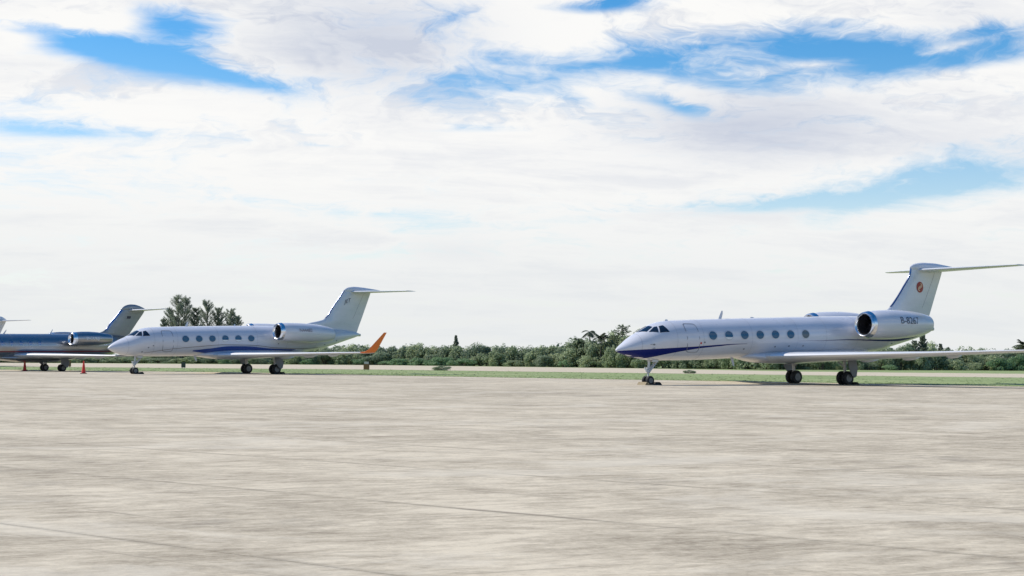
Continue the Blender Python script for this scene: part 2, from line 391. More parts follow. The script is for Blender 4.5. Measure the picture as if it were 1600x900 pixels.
def put_text(name, string, size, fn, mat, parent, shear=0.0, weight=0.0):
    cu = bpy.data.curves.new('text', 'FONT'); cu.body = string; cu.size = size; cu.shear = shear; cu.offset = weight; cu.align_x = 'CENTER'; cu.align_y = 'CENTER'
    o = bpy.data.objects.new('text', cu); COL.objects.link(o); bpy.context.view_layer.update()
    me = bpy.data.meshes.new_from_object(o.evaluated_get(bpy.context.evaluated_depsgraph_get()))
    bpy.data.objects.remove(o); bpy.data.curves.remove(cu)
    v = [fn(q.co.x, q.co.y) for q in me.vertices]; f = [tuple(p.vertices) for p in me.polygons]
    bpy.data.meshes.remove(me)
    return mesh_obj(name, v, f, mat, parent)

# ------------------------------------------------------------------ ground
def sheet(name, pts, z, mat, kind='structure'):
    o = mesh_obj(name, [(p[0], p[1], z) for p in pts], [tuple(range(len(pts)))], mat); o['kind'] = kind; return o
sheet('ground', [(-6000, -3000), (6000, -3000), (6000, 9000), (-6000, 9000)], -0.016, 'grass_ground')
E1 = [ground(*p) for p in ((0, 577.5), (210, 580.0), (400, 582.3), (640, 587.3), (1010, 593.5), (1240, 597.2), (1450, 601.3), (1600, 604))]
E1 = [E1[0] + (E1[0] - E1[1]).normalized() * 160] + E1 + [E1[-1] + (E1[-1] - E1[-2]).normalized() * 120]
def wobble(pts, n, amp, seed):
    rnd = random.Random(seed); out = []
    for i in range(len(pts) - 1):
        for k in range(n):
            q = pts[i].lerp(pts[i + 1], k / n); out.append((q.x, q.y + rnd.uniform(-amp, amp)))
    out.append((pts[-1].x, pts[-1].y)); return out
S0 = [ground(*p) for p in ((0, 572.6), (600, 577.5), (1000, 582.8), (1600, 590))]
S1 = [ground(*p) for p in ((0, 566.8), (600, 570.6), (1000, 575.6), (1250, 580.5), (1600, 584))]
S0 = [S0[0] + (S0[0] - S0[1]).normalized() * 200] + S0 + [S0[-1] + (S0[-1] - S0[-2]).normalized() * 150]
S1 = [S1[0] + (S1[0] - S1[1]).normalized() * 200] + S1 + [S1[-1] + (S1[-1] - S1[-2]).normalized() * 150]
sheet('sand_strip', wobble(S0, 40, 0.9, 1) + wobble(S1, 40, 1.2, 2)[::-1], -0.008, 'sand')

apron_poly = [Vector((p.x, p.y)) for p in E1] + [Vector((E1[-1].x, -60)), Vector((E1[0].x, -60))]
apron = sheet('apron', apron_poly, -0.005, 'joint')
def clip(poly, n, d, keep_less):
    out = []; sgn = 1 if keep_less else -1
    for i in range(len(poly)):
        a, b = poly[i], poly[(i + 1) % len(poly)]; fa, fb = sgn * (n.dot(a) - d), sgn * (n.dot(b) - d)
        if fa <= 0: out.append(a)
        if (fa < 0 < fb) or (fb < 0 < fa): out.append(a.lerp(b, fa / (fa - fb)))
    return out
LN = Vector((0.602, 0.799)); LW = 3.65
ds = [LN.dot(p) for p in apron_poly]; k0 = int(min(ds) // LW); k1 = int(max(ds) // LW) + 1
for k in range(k0, k1):
    lo, hi = k * LW + 0.10, (k + 1) * LW + 0.10
    pl = clip(clip(apron_poly, LN, hi - 0.0065, True), LN, lo + 0.0065, False)
    if len(pl) < 3: continue
    n = len(pl); v = [(p.x, p.y, 0.0) for p in pl] + [(p.x, p.y, -0.004) for p in pl]
    mesh_obj('slab', v, [tuple(range(n))] + [(i, (i + 1) % n, n + (i + 1) % n, n + i) for i in range(n)], 'concrete', apron)

# ------------------------------------------------------------------ aircraft
def empty(name, loc, rz): 
    o = bpy.data.objects.new(name, None); COL.objects.link(o); o.location = loc; o.rotation_euler = (0, 0, rz); return o
def tag(o, label, cat, group=None):
    o['label'] = label; o['category'] = cat
    if group: o['group'] = group
    return o

def fin_mesh(secs):                                     # secs: (z, xLE, xTE, t)
    return loft([[Vector((px, py, z)) for px, py in foil(xl, xt, t)] for z, xl, xt, t in secs])
def fin_boot(secs, frac=0.05):
    rings = []
    for z, xl, xt, t in secs:
        pts = foil(xl, xt, t, 20); c = xt - xl
        up_ = [q for q in pts[:21] if q[0] <= xl + c * frac + 1e-6]
        ring = [(x - 0.012, y + 0.006) for x, y in up_[::-1]] + [(x - 0.012, -y - 0.006) for x, y in up_[1:]]
        rings.append([Vector((x, y, z)) for x, y in ring])
    return loft(rings, False, False)
def interp_secs(secs, n):
    zs = [s[0] for s in secs]; fs = [pchip(zs, [s[i] for s in secs]) for i in (1, 2, 3)]
    return [(z, *(f(z) for f in fs)) for z in (zs[0] + (zs[-1] - zs[0]) * k / n for k in range(n + 1))]

def make_engine(root, c, side):
    """nacelle of revolution with lip, fan, exhaust and pylon"""
    cy = side * c['y']; x0, sl = c['prof'][0][0], c['slope']
    nac = B().add(*revolve_x(c['prof'], cy, c['z'], 40, False, sl)).build('engine_nacelle', c['mat'], root, 40)
    lip_r = c['prof'][0][1]
    lp = [(x0 + 0.30, lip_r + c['lip']), (x0 + 0.12, lip_r + c['lip'] * 0.62), (x0 - 0.02, lip_r + 0.03), (x0 - 0.07, lip_r - 0.02), (x0 - 0.03, lip_r - 0.075), (x0 + 0.15, lip_r - 0.11), (x0 + 0.4, lip_r - 0.11)]
    lp = [(x, r + 0.006) for x, r in lp]
    B().add(*revolve_x(lp, cy, c['z'], 40, False)).build('inlet_lip', 'chrome', nac, 60)
    B().add(*revolve_x([(x0 + 0.25, lip_r - 0.108), (x0 + 1.0, lip_r - 0.09)], cy, c['z'], 36, False)).build('inlet_duct', 'dark', nac, 60)
    fan = B(); R = lip_r - 0.1; xf = x0 + 0.75
    for k in range(22):
        a = 2 * math.pi * k / 22; e = Vector((0, math.cos(a), math.sin(a))); t_ = Vector((0, -math.sin(a), math.cos(a))); o = Vector((xf, cy, c['z']))
        q = [o + e * 0.2 * R + t_ * 0.03, o + e * 0.2 * R - t_ * 0.03 + Vector((.05, 0, 0)), o + e * R - t_ * 0.07 + Vector((.12, 0, 0)), o + e * R + t_ * 0.07]
        fan.add(q, [(0, 1, 2, 3)])
    fan.add(*revolve_x([(xf - .28, .01), (xf - .2, R * .12), (xf - .05, R * .24), (xf + .1, R * .26)], cy, c['z'], 20))
    fan.add(*revolve_x([(xf + .14, .01), (xf + .141, R + .01)], cy, c['z'], 28, False)); fan.build('fan', 'fan', nac, 40)
    xe, re = c['prof'][-1]; ze = c['z'] + sl * (xe - x0)
    B().add(*revolve_x([(xe - .5, re - .02), (xe + .10, re - .05), (xe + .11, re - .08), (xe - .4, re - .1), (xe - .41, .01)], cy, ze, 32, False)).build('exhaust_nozzle', 'gear', nac, 40)
    # pylon between nacelle and fuselage
    rings = []
    for y in (0.55, c['y']):
        rings.append([Vector((px, side * y, c['z'] + sl * (px - x0) + 0.05 + py)) for px, py in foil(c['pyl'][0], c['pyl'][1], 0.10)])
    B().add(*loft(rings)).build('pylon', c['mat'], root, 40)
    def skin(u, v):
        fx = pchip([p[0] for p in c['prof']], [p[1] for p in c['prof']]); x = c['tx'] + u; r = fx(x) + 0.02
        z = c['tz'] + v; zc = c['z'] + sl * (x - x0); q = max(-.98, min(.98, (z - zc) / r))
        return Vector((x, cy - r * math.sqrt(1 - q * q), z))
    if side < 0 and c.get('text'): put_text('registration', c['text'], c['tsize'], skin, c['tmat'], nac, 0.0, c.get('tw', 0.0))
    return nac

def landing_gear(root, x, y, ztop, wr, ww, gap, side, mainmat='gear', door=True, lean=0.25):
    b = B(); zc = wr * 0.95
    b.add(*tube([(x - 0.02, y, ztop), (x, y, zc + 0.55 * wr + .1)], 0.095, 12))
    b.add(*tube([(x, y, zc + 0.55 * wr + .2), (x, y, zc)], 0.06, 12))
    b.add(*tube([(x, y - gap - .05, zc), (x, y + gap + .05, zc)], 0.055, 10))
    b.add(*tube([(x + .02, y, zc + .5), (x + .22, y, zc + .32), (x + .04, y, zc + .08)], 0.03, 8))       # torque link
    b.add(*tube([(x, y, zc + .65), (x - 0.05, y - side * 0.75, ztop + .05)], 0.05, 8))                       # side brace
    g = b.build('main_gear', mainmat, root, 40)
    for s in (-1, 1): wheel((x, y + s * gap, zc), wr, ww).build('wheel', ['tyre', 'hub'], g, 40)
    if door:
        yo = y + side * (gap + ww * .5 + .10)
        top, bot = ztop + .02, zc + 0.02
        d = B(); pr = [(-.42, top), (.30, top), (.36, (top + bot) / 2), (.22, bot + .1), (.04, bot), (-.14, bot + .12), (-.36, (top + bot) / 2)]
        r1 = [Vector((x + px + (top - pz) * lean, yo + side * (pz - bot) * .12, pz)) for px, pz in pr]; r2 = [q + Vector((0, side * 0.05, 0)) for q in r1]
        d.add(*loft([r1, r2])); d.build('gear_door', 'gdoor', g, 30)
    return g
def nose_gear(root, x, ztop, wr, ww, gap):
    b = B(); zc = wr * 0.95
    b.add(*tube([(x + .10, 0, ztop + .1), (x + .02, 0, zc + .42)], 0.075, 12)); b.add(*tube([(x + .02, 0, zc + .5), (x, 0, zc)], 0.05, 12))
    b.add(*tube([(x, -gap - .04, zc), (x, gap + .04, zc)], 0.04, 10))
    for s in (-1, 1): b.add(*tube([(x + .03, s * .06, zc + .45), (x + .75, s * .12, ztop + .12)], 0.045, 8))      # drag brace
    b.add(*tube([(x - .02, 0, zc + .42), (x - .20, 0, zc + .28), (x - .02, 0, zc + .10)], 0.028, 8))
    b.add(*tube([(x - .02, 0, zc + .46), (x - .02, 0, zc + .60)], 0.11, 12))
    b.add(*box((x - .12, 0, zc + .62), (.10, .16, .14)))
    g = b.build('nose_gear', 'gear', root, 40)
    for s in (-1, 1): wheel((x, s * gap, zc), wr, ww).build('wheel', ['tyre', 'hub'], g, 40)
    for s in (-1, 1): B().add(*box((x + .34, s * .24, ztop - .03), (.42, .03, .16))).build('gear_door', 'gear', g, 30)
    for s in (-1, 1): B().add(*tube([(x - .12, s * .09, zc + .70), (x - .17, s * .09, zc + .70)], 0.05, 12)).build('taxi_light', 'chrome', g, 40)
    return g
def antenna(root, x, z0, h, sweep, chord, down=False, mat='white'):
    s = -1 if down else 1; r = []
    for k, (q, c) in enumerate(((-.06, chord), (h * .6, chord * .75), (h, chord * .4))):
        r.append([Vector((px + sweep * q / h, py, z0 + s * q)) for px, py in foil(x, x + c, .14, 6)])
    return B().add(*loft(r)).build('antenna', mat, root, 40)

def cabin_side(root, body, fus, c, side):
    a, b = c['win']
    for i, (x, z) in enumerate(c['windows']):
        v, f = oval(body, x, z, a + .055, b + .05, 0.012, side, (a - .01) / (a + .055), 28, 2)
        fr = B().add(v, f).build('window', c.get('framemat', 'frame'), root, 40)
        B().add(*oval(body, x, z, a, b, 0.008, side, 0.02)).build('pane', c.get('panemats', {}).get(i, 'pane'), fr, 40)
        if i in c.get('blinds', ()):
            lo = lambda q, x=x, z=z: z - b * .96 * math.sqrt(max(0, 1 - ((q - x) / a) ** 2)); hi = lambda q, x=x, z=z: z - b * .45
            xs = [x + a * .86 * (k / 6 - 1) for k in range(13)]
            B().add(*skin_patch(body, lambda q: min(lo(q), hi(q) - .005), hi, xs, 0.016, side, 3)).build('window_blind', 'shade', fr, 40)
    # windscreen and cockpit side windows, corners given as (x, angle from the crown)
    for nm, q in c['cockpit']:
        B().add(*skin_poly(body, q, 0.010, side)).build(nm, 'shield', root, 40)
    if side < 0 and 'door' in c:
        x0, x1, z0, z1, lean = c['door']
        def pt(u, w, off): 
            z = z0 + (z1 - z0) * w; return body.on(x0 + (x1 - x0) * u + lean * (1 - w), z, off, side)
        g = [[pt(i / 8, j / 14, 0.006) for j in range(15)] for i in range(9)]
        d = B().add(*loft(g, False, False)).build('door', c['mat'], root, 40)
        ring_o, ring_i = [], []
        N = 60
        for k in range(N):
            t = 2 * math.pi * k / N; cu, su = math.cos(t), math.sin(t); e = 0.28
            u = .5 + .5 * math.copysign(abs(cu) ** e, cu); w = .5 + .5 * math.copysign(abs(su) ** e, su)
            ring_o.append(pt(.5 + (u - .5) * 1.05, .5 + (w - .5) * 1.02, 0.014)); ring_i.append(pt(.5 + (u - .5) * .97, .5 + (w - .5) * .985, 0.014))
        B().add(*loft([ring_o, ring_i], False)).build('door_seam', 'seam', d, 40)

def make_jet(c):
    root = empty('business_jet', c['loc'], c['rz'])
    body = Body(c['fus'])
    fus = B().add(*body.mesh()).build('fuselage', c['mat'], root, 50)
    if 'fair' in c:
        B().add(*Body(c['fair']).mesh(0.3, 40)).build('wing_fairing', c.get('fairmat', c['mat']), root, 50)
    for side in (-1, 1):
        cabin_side(root, body, fus, c, side)
        for nm, mat, lo, hi, x0, x1, off in c.get('stripes', ()):
            fl, fh = pchip(*zip(*lo)) if False else pchip([q[0] for q in lo], [q[1] for q in lo]), pchip([q[0] for q in hi], [q[1] for q in hi])
            n = int((x1 - x0) / .08); B().add(*skin_patch(body, fl, fh, [x0 + (x1 - x0) * k / n for k in range(n + 1)], off, side, 6)).build(nm, mat, root, 40)
        secs = [(side * y, xl, xt, zl, zt, t, 0.0) for y, xl, xt, zl, zt, t in c['wing']]
        wg = B().add(*wing_mesh(secs)).build('wing', c['wingmat'], root, 40)
        # polished leading edge
        rings = []
        for y, xl, xt, zl, zt, t in c['wing'][1:]:
            pts = foil(xl, xt, t, 20); cc = xt - xl; u_ = [q for q in pts[:21] if q[0] <= xl + cc * .045 + 1e-6]
            ring = [(x - .010, q + .005) for x, q in u_[::-1]] + [(x - .010, -q - .005) for x, q in u_[1:]]
            rings.append([Vector((x, side * y, zl + (zt - zl) * (x - xl) / cc + q)) for x, q in ring])
        m = min(len(r) for r in rings); B().add(*loft([r[(len(r) - m) // 2:(len(r) - m) // 2 + m] for r in rings], False, False)).build('leading_edge', 'satin', wg, 40)
        if c.get('winglet'):
            y1, xl1, xt1, z1 = c['wing'][-1][0], c['wing'][-1][1], c['wing'][-1][2], c['wing'][-1][3]
            rings = []
            for dy_, dzz, xl, xt, cant in c['winglet']:
                rings.append((side * (y1 + dy_), xl, xt, z1 + dzz, z1 + dzz, 0.09, cant))
            B().add(*wing_mesh(rings)).build('winglet', c['wlmat'], wg, 40)
        for y, x, l in c.get('tracks', ()):
            ws = c['wing']; zf = pchip([q[0] for q in ws], [q[4] for q in ws])(y)
            b = Body([(x, zf + .03, zf - .02, .02), (x + l * .3, zf + .08, zf - .20, .09), (x + l * .7, zf + .05, zf - .16, .08), (x + l, zf + .0, zf - .03, .015)])
            v, f = b.mesh(.2, 12); B().add([q + Vector((0, side * y, 0)) for q in v], f).build('flap_fairing', c['wingmat'], wg, 50)
        secs = [(side * y, xl, xt, z, z, t, 0.0) for y, xl, xt, z, t in c['stab']]
        B().add(*wing_mesh(secs)).build('tailplane', c['wingmat'], root, 40)
        make_engine(root, c['eng'], side)
        landing_gear(root, c['mg'][0], side * c['mg'][1], c['mg'][2], c['mg'][3], c['mg'][4], c['mg'][5], side)
    sec = interp_secs(c['fin'], 22)
    fn = B().add(*fin_mesh(sec)).build('fin', c['finmat'], root, 40)
    B().add(*fin_boot([s for s in sec if s[0] > c['boot_from']], c.get('boot_w', .05))).build('leading_edge', 'boot', fn, 60)
    B().add(*Body(c['bullet']).mesh(.15, 24)).build('tail_fairing', c['finmat'], root, 60)
    # rudder hinge line
    zs = [s for s in sec if s[0] > c['boot_from'] and s[0] < c['fin'][-1][0] - .3]
    for side in (-1, 1):
        r = []
        for z, xl, xt, t in zs:
            u = .74; cc = xt - xl; y = 5 * t * (0.2969 * math.sqrt(u) - 0.1260 * u - 0.3516 * u * u + 0.2843 * u ** 3 - 0.1030 * u ** 4) * cc + .005
            r.append([Vector((xl + u * cc - .012, side * y, z)), Vector((xl + u * cc + .012, side * y, z))])
        B().add(*loft(r, False, False)).build('rudder_seam', 'seam', fn)
    for x in c['seams']:
        B().add(*loft([[body.at(q, 2 * math.pi * k / 48, .005, 1) for k in range(48)] for q in (x - .008, x + .008)], False)).build('panel_seam', 'seam_pale', root)
    nose_gear(root, 0.0, c['ng'][0], c['ng'][1], c['ng'][2], c['ng'][3])
    xe, ze, re = c['apu']; B().add(*tube([(xe - .5, 0, ze), (xe, 0, ze), (xe + .01, 0, ze), (xe - .2, 0, ze)], [re, re, re * .8, re * .75], 16)).build('exhaust_pipe', 'gear', root, 40)
    for a in c['antennas']: antenna(root, *a)
    for x, z in c.get('ports', ()):
        B().add(*oval(body, x, z, .07, .05, .01, -1, .02, 12, 2)).build('access_port', 'seam', root)
    return root, body, fn, sec

GJ = 'business jets parked along the apron'
def fin_y(sec, x, z):
    s = min(sec, key=lambda q: abs(q[0] - z)); u = (x - s[1]) / (s[2] - s[1])
    return 5 * s[3] * (0.2969 * math.sqrt(u) - 0.1260 * u - 0.3516 * u * u + 0.2843 * u ** 3 - 0.1030 * u ** 4) * (s[2] - s[1])

# --- white jet with navy cheat line (right)
zrow = [(3.89, 2.87), (5.13, 2.905), (6.37, 2.94), (7.61, 2.975), (8.86, 3.01), (10.12, 3.04), (11.38, 3.075)]
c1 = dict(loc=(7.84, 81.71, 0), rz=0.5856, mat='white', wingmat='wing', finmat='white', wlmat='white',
    fus=[(-2.36, 1.975, 1.935, .02), (-2.28, 2.06, 1.88, .10), (-2.0, 2.27, 1.78, .29), (-1.34, 2.71, 1.60, .60), (-.68, 3.06, 1.49, .84), (-.13, 3.34, 1.43, .99), (.34, 3.53, 1.41, 1.08), (.82, 3.65, 1.40, 1.14),
         (1.37, 3.72, 1.41, 1.17), (2.77, 3.80, 1.43, 1.19), (6.5, 3.96, 1.57, 1.195), (14.3, 4.25, 1.86, 1.195), (16.5, 4.31, 1.96, 1.16), (18.6, 4.34, 2.10, 1.07), (20.1, 4.31, 2.40, .93), (21.6, 4.22, 2.74, .74), (22.9, 4.10, 3.04, .53), (23.9, 3.93, 3.36, .31), (24.25, 3.78, 3.50, .16)],
    fair=[(6.5, 1.75, 1.60, .15), (7.4, 1.95, 1.45, .85), (8.5, 2.0, 1.29, 1.28), (11.0, 2.1, 1.25, 1.42), (13.5, 2.2, 1.38, 1.38), (15.5, 2.25, 1.62, 1.15), (17.6, 2.25, 1.98, .5), (18.4, 2.22, 2.08, .1)],
    win=(.315, .245), windows=zrow, panemats={6: 'pane_grey'}, blinds=(1,),
    cockpit=[('windshield', ((-.50, .56), (-.82, .05), (-.06, .05), (-.02, .40))), ('windshield', ((-.42, .66), (.03, .46), (.20, .52), (.07, .96))), ('cockpit_window', ((.29, .56), (.56, .58), (.76, 1.10), (.15, 1.01)))],
    door=(1.90, 2.80, 1.90, 3.53, .10),
    stripes=[('stripe', 'navy', [(-2.3, 1.84), (-2.0, 1.72), (-1.4, 1.55), (-.8, 1.50), (-.2, 1.59), (.6, 1.76), (1.9, 1.98), (3.0, 2.13), (4.2, 2.24), (5.6, 2.37), (6.6, 2.42)], [(-2.3, 1.92), (-2.0, 1.945), (-1.0, 2.01), (.5, 2.10), (1.9, 2.18), (3.0, 2.25), (4.2, 2.33), (5.6, 2.41), (6.6, 2.435)], -2.28, 6.6, .010),
             ('stripe', 'navy', [(10.8, 2.645), (13.0, 2.70), (15.5, 2.76), (18.5, 2.74), (20.0, 2.76), (21.6, 2.95), (22.6, 3.16)], [(10.8, 2.65), (13.0, 2.72), (15.5, 2.815), (18.5, 2.83), (20.0, 2.90), (21.6, 3.12), (22.6, 3.30)], 10.8, 22.6, .010)],
    wing=[(.6, 7.7, 14.4, 1.66, 1.50, .10), (1.4, 8.2, 14.4, 1.70, 1.50, .10), (4.6, 10.1, 14.7, 1.80, 1.62, .105), (9.0, 12.85, 15.9, 1.94, 1.84, .085), (13.6, 15.75, 17.5, 2.12, 2.06, .075)],
    winglet=[(0, 0, 15.75, 17.5, 0.0), (.28, .08, 16.1, 17.55, .55), (.48, .42, 16.5, 17.7, 1.2), (.66, 1.55, 17.4, 18.0, 1.4)],
    tracks=[(3.6, 13.3, 1.9), (6.4, 13.9, 1.7), (9.0, 14.7, 1.5)],
    stab=[(.05, 22.75, 25.65, 7.52, .09), (5.5, 25.95, 27.15, 7.74, .08)],
    fin=[(4.0, 18.2, 23.9, .06), (4.35, 18.7, 24.0, .065), (4.6, 19.55, 24.12, .075), (4.9, 20.09, 24.25, .085), (5.59, 20.83, 24.55, .09), (6.32, 21.45, 24.87, .09), (7.11, 22.08, 25.22, .09), (7.4, 22.19, 25.34, .085), (7.72, 22.22, 25.45, .08)],
    seams=(-1.0, 1.25, 3.2, 7.0, 10.75, 13.2, 16.0, 19.0, 21.4), boot_from=4.85,
    bullet=[(22.18, 7.70, 7.62, .02), (22.4, 7.86, 7.50, .12), (22.8, 7.97, 7.45, .18), (23.6, 8.05, 7.44, .22), (24.4, 8.05, 7.46, .21), (25.4, 7.98, 7.50, .17), (26.2, 7.90, 7.60, .10), (26.87, 7.83, 7.78, .02)],
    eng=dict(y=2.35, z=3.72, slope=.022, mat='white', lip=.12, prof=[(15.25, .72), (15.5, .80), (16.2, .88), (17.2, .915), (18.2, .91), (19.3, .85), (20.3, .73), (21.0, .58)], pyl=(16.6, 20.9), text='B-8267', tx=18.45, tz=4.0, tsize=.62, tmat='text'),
    mg=(13.72, 2.185, 1.50, .43, .27, .235), ng=(1.42, .265, .17, .19), apu=(24.42, 3.64, .13),
    antennas=[(5.36, 3.93, .46, .24, .26), (6.3, 1.60, .50, .22, .24, True), (1.2, 3.68, .1, .08, .3), (7.9, 4.0, .07, .05, .4), (18.2, 4.33, .1, .05, .4)],
    ports=[(-.32, 2.30), (3.25, 2.47), (6.45, 2.12), (8.95, 2.28), (10.1, 2.33), (11.3, 2.36), (19.6, 2.6)])
jet1, body1, fin1, sec1 = make_jet(c1)
tag(jet1, 'white twin-engine jet with navy nose stripe and red round tail emblem', 'jet', GJ)
# pitot probes, emblem, beacon
B().add(*tube([body1.on(-.45, 2.32, 0), body1.on(-.45, 2.32, .10), body1.on(-.62, 2.30, .12)], .014, 6)).build('probe', 'seam', jet1)
B().add(*tube([body1.on(-.30, 2.12, 0), body1.on(-.30, 2.12, .10), body1.on(-.47, 2.10, .12)], .014, 6)).build('probe', 'seam', jet1)
B().add(*oval(body1, 2.98, 2.42, .07, .06, .012, -1, .02, 14, 2)).build('marker_light', 'beacon', jet1)
ec = (22.98, 6.38)
def disc(cx, cz, r, sec, off, n=36):
    v = [Vector((cx, -fin_y(sec, cx, cz) - off, cz))]
    for k in range(n):
        x, z = cx + r * .95 * math.cos(2 * math.pi * k / n), cz + r * math.sin(2 * math.pi * k / n); v.append(Vector((x, -fin_y(sec, x, z) - off, z)))
    return v, [(0, 1 + k, 1 + (k + 1) % n) for k in range(n)]
em = B().add(*disc(*ec, .36, sec1, .02)).build('emblem', 'emblem', fin1)
sv, sf = [], []
NS = 24
for k in range(NS + 1):                                  # an S-shaped band across the disc
    t = k / NS; ang = (t - .5) * 2; cx = .16 * math.sin(ang * math.pi * .95); cz = -ang * .25 * -1
    w = .075 * (1 - .75 * abs(ang) ** 2) + .012; tx, tz = .16 * math.pi * .95 * math.cos(ang * math.pi * .95), .25; L = math.hypot(tx, tz)
    for s in (-1, 1):
        x, z = ec[0] + cx - s * w * tz / L, ec[1] + cz + s * w * tx / L
        sv.append(Vector((x, -fin_y(sec1, x, z) - .034, z)))
sf = [(2 * k, 2 * k + 1, 2 * k + 3, 2 * k + 2) for k in range(NS)]
B().add(sv, sf).build('emblem_mark', 'emblem_s', fin1)

# --- white jet with orange winglets (middle left)
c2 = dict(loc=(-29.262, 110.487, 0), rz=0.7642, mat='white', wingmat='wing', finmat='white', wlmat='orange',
    fus=[(-2.27, 1.99, 1.95, .02), (-2.18, 2.09, 1.88, .10), (-1.88, 2.33, 1.72, .30), (-1.31, 2.64, 1.51, .58), (-.75, 2.88, 1.41, .80), (-.29, 3.14, 1.38, .94), (.11, 3.37, 1.37, 1.05), (.57, 3.54, 1.37, 1.12), (1.16, 3.64, 1.37, 1.16),
         (2.46, 3.71, 1.38, 1.18), (4.3, 3.78, 1.41, 1.19), (10.0, 3.95, 1.58, 1.19), (12.7, 4.0, 1.67, 1.17), (15.0, 4.01, 1.80, 1.10), (17.2, 3.95, 2.04, .96), (18.6, 3.88, 2.36, .80), (20.4, 3.76, 2.88, .52), (21.5, 3.62, 3.20, .28), (21.85, 3.52, 3.32, .13)],
    fair=[(5.0, 1.60, 1.44, .15), (5.9, 1.8, 1.33, .8), (7.2, 1.95, 1.22, 1.25), (9.5, 2.05, 1.18, 1.38), (12, 2.05, 1.32, 1.3), (14, 2.0, 1.60, 1.0), (15.8, 1.98, 1.80, .3), (16.2, 1.95, 1.84, .08)],
    win=(.315, .25), windows=[(3.79, 2.76), (5.01, 2.79), (6.22, 2.82), (7.43, 2.85), (8.65, 2.875), (9.88, 2.90)], blinds=(3, 4),
    cockpit=[('windshield', ((-.36, .60), (-.66, .05), (.10, .05), (.12, .42))), ('windshield', ((-.28, .70), (.12, .48), (.27, .54), (.13, .98))), ('cockpit_window', ((.34, .58), (.58, .60), (.75, 1.12), (.21, 1.03)))],
    door=(1.75, 2.66, 1.78, 3.38, .10),
    stripes=[('stripe', 'brown_line', [(.4, 1.62), (2.5, 1.93), (5.0, 2.16), (7.5, 2.33), (10, 2.32), (12.5, 2.14), (14.8, 2.10), (17, 2.2)], [(.4, 1.64), (2.5, 1.96), (5.0, 2.195), (7.5, 2.37), (10, 2.36), (12.5, 2.18), (14.8, 2.14), (17, 2.23)], .4, 17, .010),
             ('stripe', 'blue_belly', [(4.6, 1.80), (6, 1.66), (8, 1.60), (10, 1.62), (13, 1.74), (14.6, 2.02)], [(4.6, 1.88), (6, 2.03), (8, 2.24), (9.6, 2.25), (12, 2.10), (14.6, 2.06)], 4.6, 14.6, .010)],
    wing=[(.6, 6.1, 11.9, 1.50, 1.36, .10), (1.4, 6.6, 11.9, 1.52, 1.36, .10), (4.2, 8.5, 12.2, 1.60, 1.46, .105), (7.6, 10.85, 13.2, 1.70, 1.62, .10), (11.2, 13.35, 14.8, 1.80, 1.76, .09)],
    winglet=[(0, 0, 13.35, 14.8, 0.0), (.18, .04, 13.65, 14.72, .55), (.32, .26, 13.95, 14.84, 1.2), (.50, 1.60, 15.32, 15.60, 1.4)],
    tracks=[(3.4, 11.0, 1.6), (6.0, 11.5, 1.5), (8.4, 12.2, 1.3)],
    stab=[(.05, 20.75, 23.25, 7.16, .09), (4.75, 23.25, 24.4, 7.20, .08)],
    fin=[(3.6, 15.4, 21.62, .05), (4.0, 15.6, 21.78, .055), (4.3, 16.3, 21.9, .065), (4.61, 17.85, 22.04, .08), (5.82, 18.96, 22.55, .09), (6.9, 19.86, 23.0, .09), (7.2, 20.1, 23.12, .085), (7.34, 20.25, 23.18, .08)],
    seams=(-.9, 1.1, 3.1, 6.8, 10.5, 13.5, 16.6, 18.9), boot_from=4.75,
    bullet=[(20.1, 7.26, 7.18, .02), (20.35, 7.45, 7.10, .12), (20.7, 7.57, 7.06, .17), (21.3, 7.63, 7.05, .2), (22.1, 7.60, 7.07, .19), (23.0, 7.53, 7.12, .15), (23.7, 7.46, 7.22, .08), (24.15, 7.41, 7.36, .02)],
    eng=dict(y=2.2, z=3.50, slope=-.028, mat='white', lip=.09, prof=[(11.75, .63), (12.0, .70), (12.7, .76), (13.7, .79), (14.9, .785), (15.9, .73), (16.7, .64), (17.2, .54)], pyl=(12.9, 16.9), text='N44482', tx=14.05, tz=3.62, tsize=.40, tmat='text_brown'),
    mg=(11.62, 2.085, 1.34, .41, .25, .22), ng=(1.36, .265, .17, .19), apu=(21.98, 3.38, .12),
    antennas=[(4.4, 3.76, .40, .2, .24), (8.9, 3.9, .16, .1, .2), (5.2, 1.46, .45, .25, .24, True), (13.0, 3.98, .12, .05, 1.6)],
    ports=[(.62, 2.05), (.2, 1.72), (12.6, 2.5), (17.6, 2.5), (18.9, 2.85)])
jet2, body2, fin2, sec2 = make_jet(c2)
tag(jet2, 'white jet with orange winglet and six oval windows, beside the grass', 'jet', GJ)
def fin_txt(u, v):
    x, z = 20.42 + u, 6.32 + v + u * .28; return Vector((x, -fin_y(sec2, x, z) - .02, z))
put_text('tail_lettering', 'JET', .48, fin_txt, 'text', fin2, .2)
B().add(*oval(body2, 1.0, 2.2, .06, .05, .012, -1, .02, 12, 2)).build('access_port', 'seam', jet2)

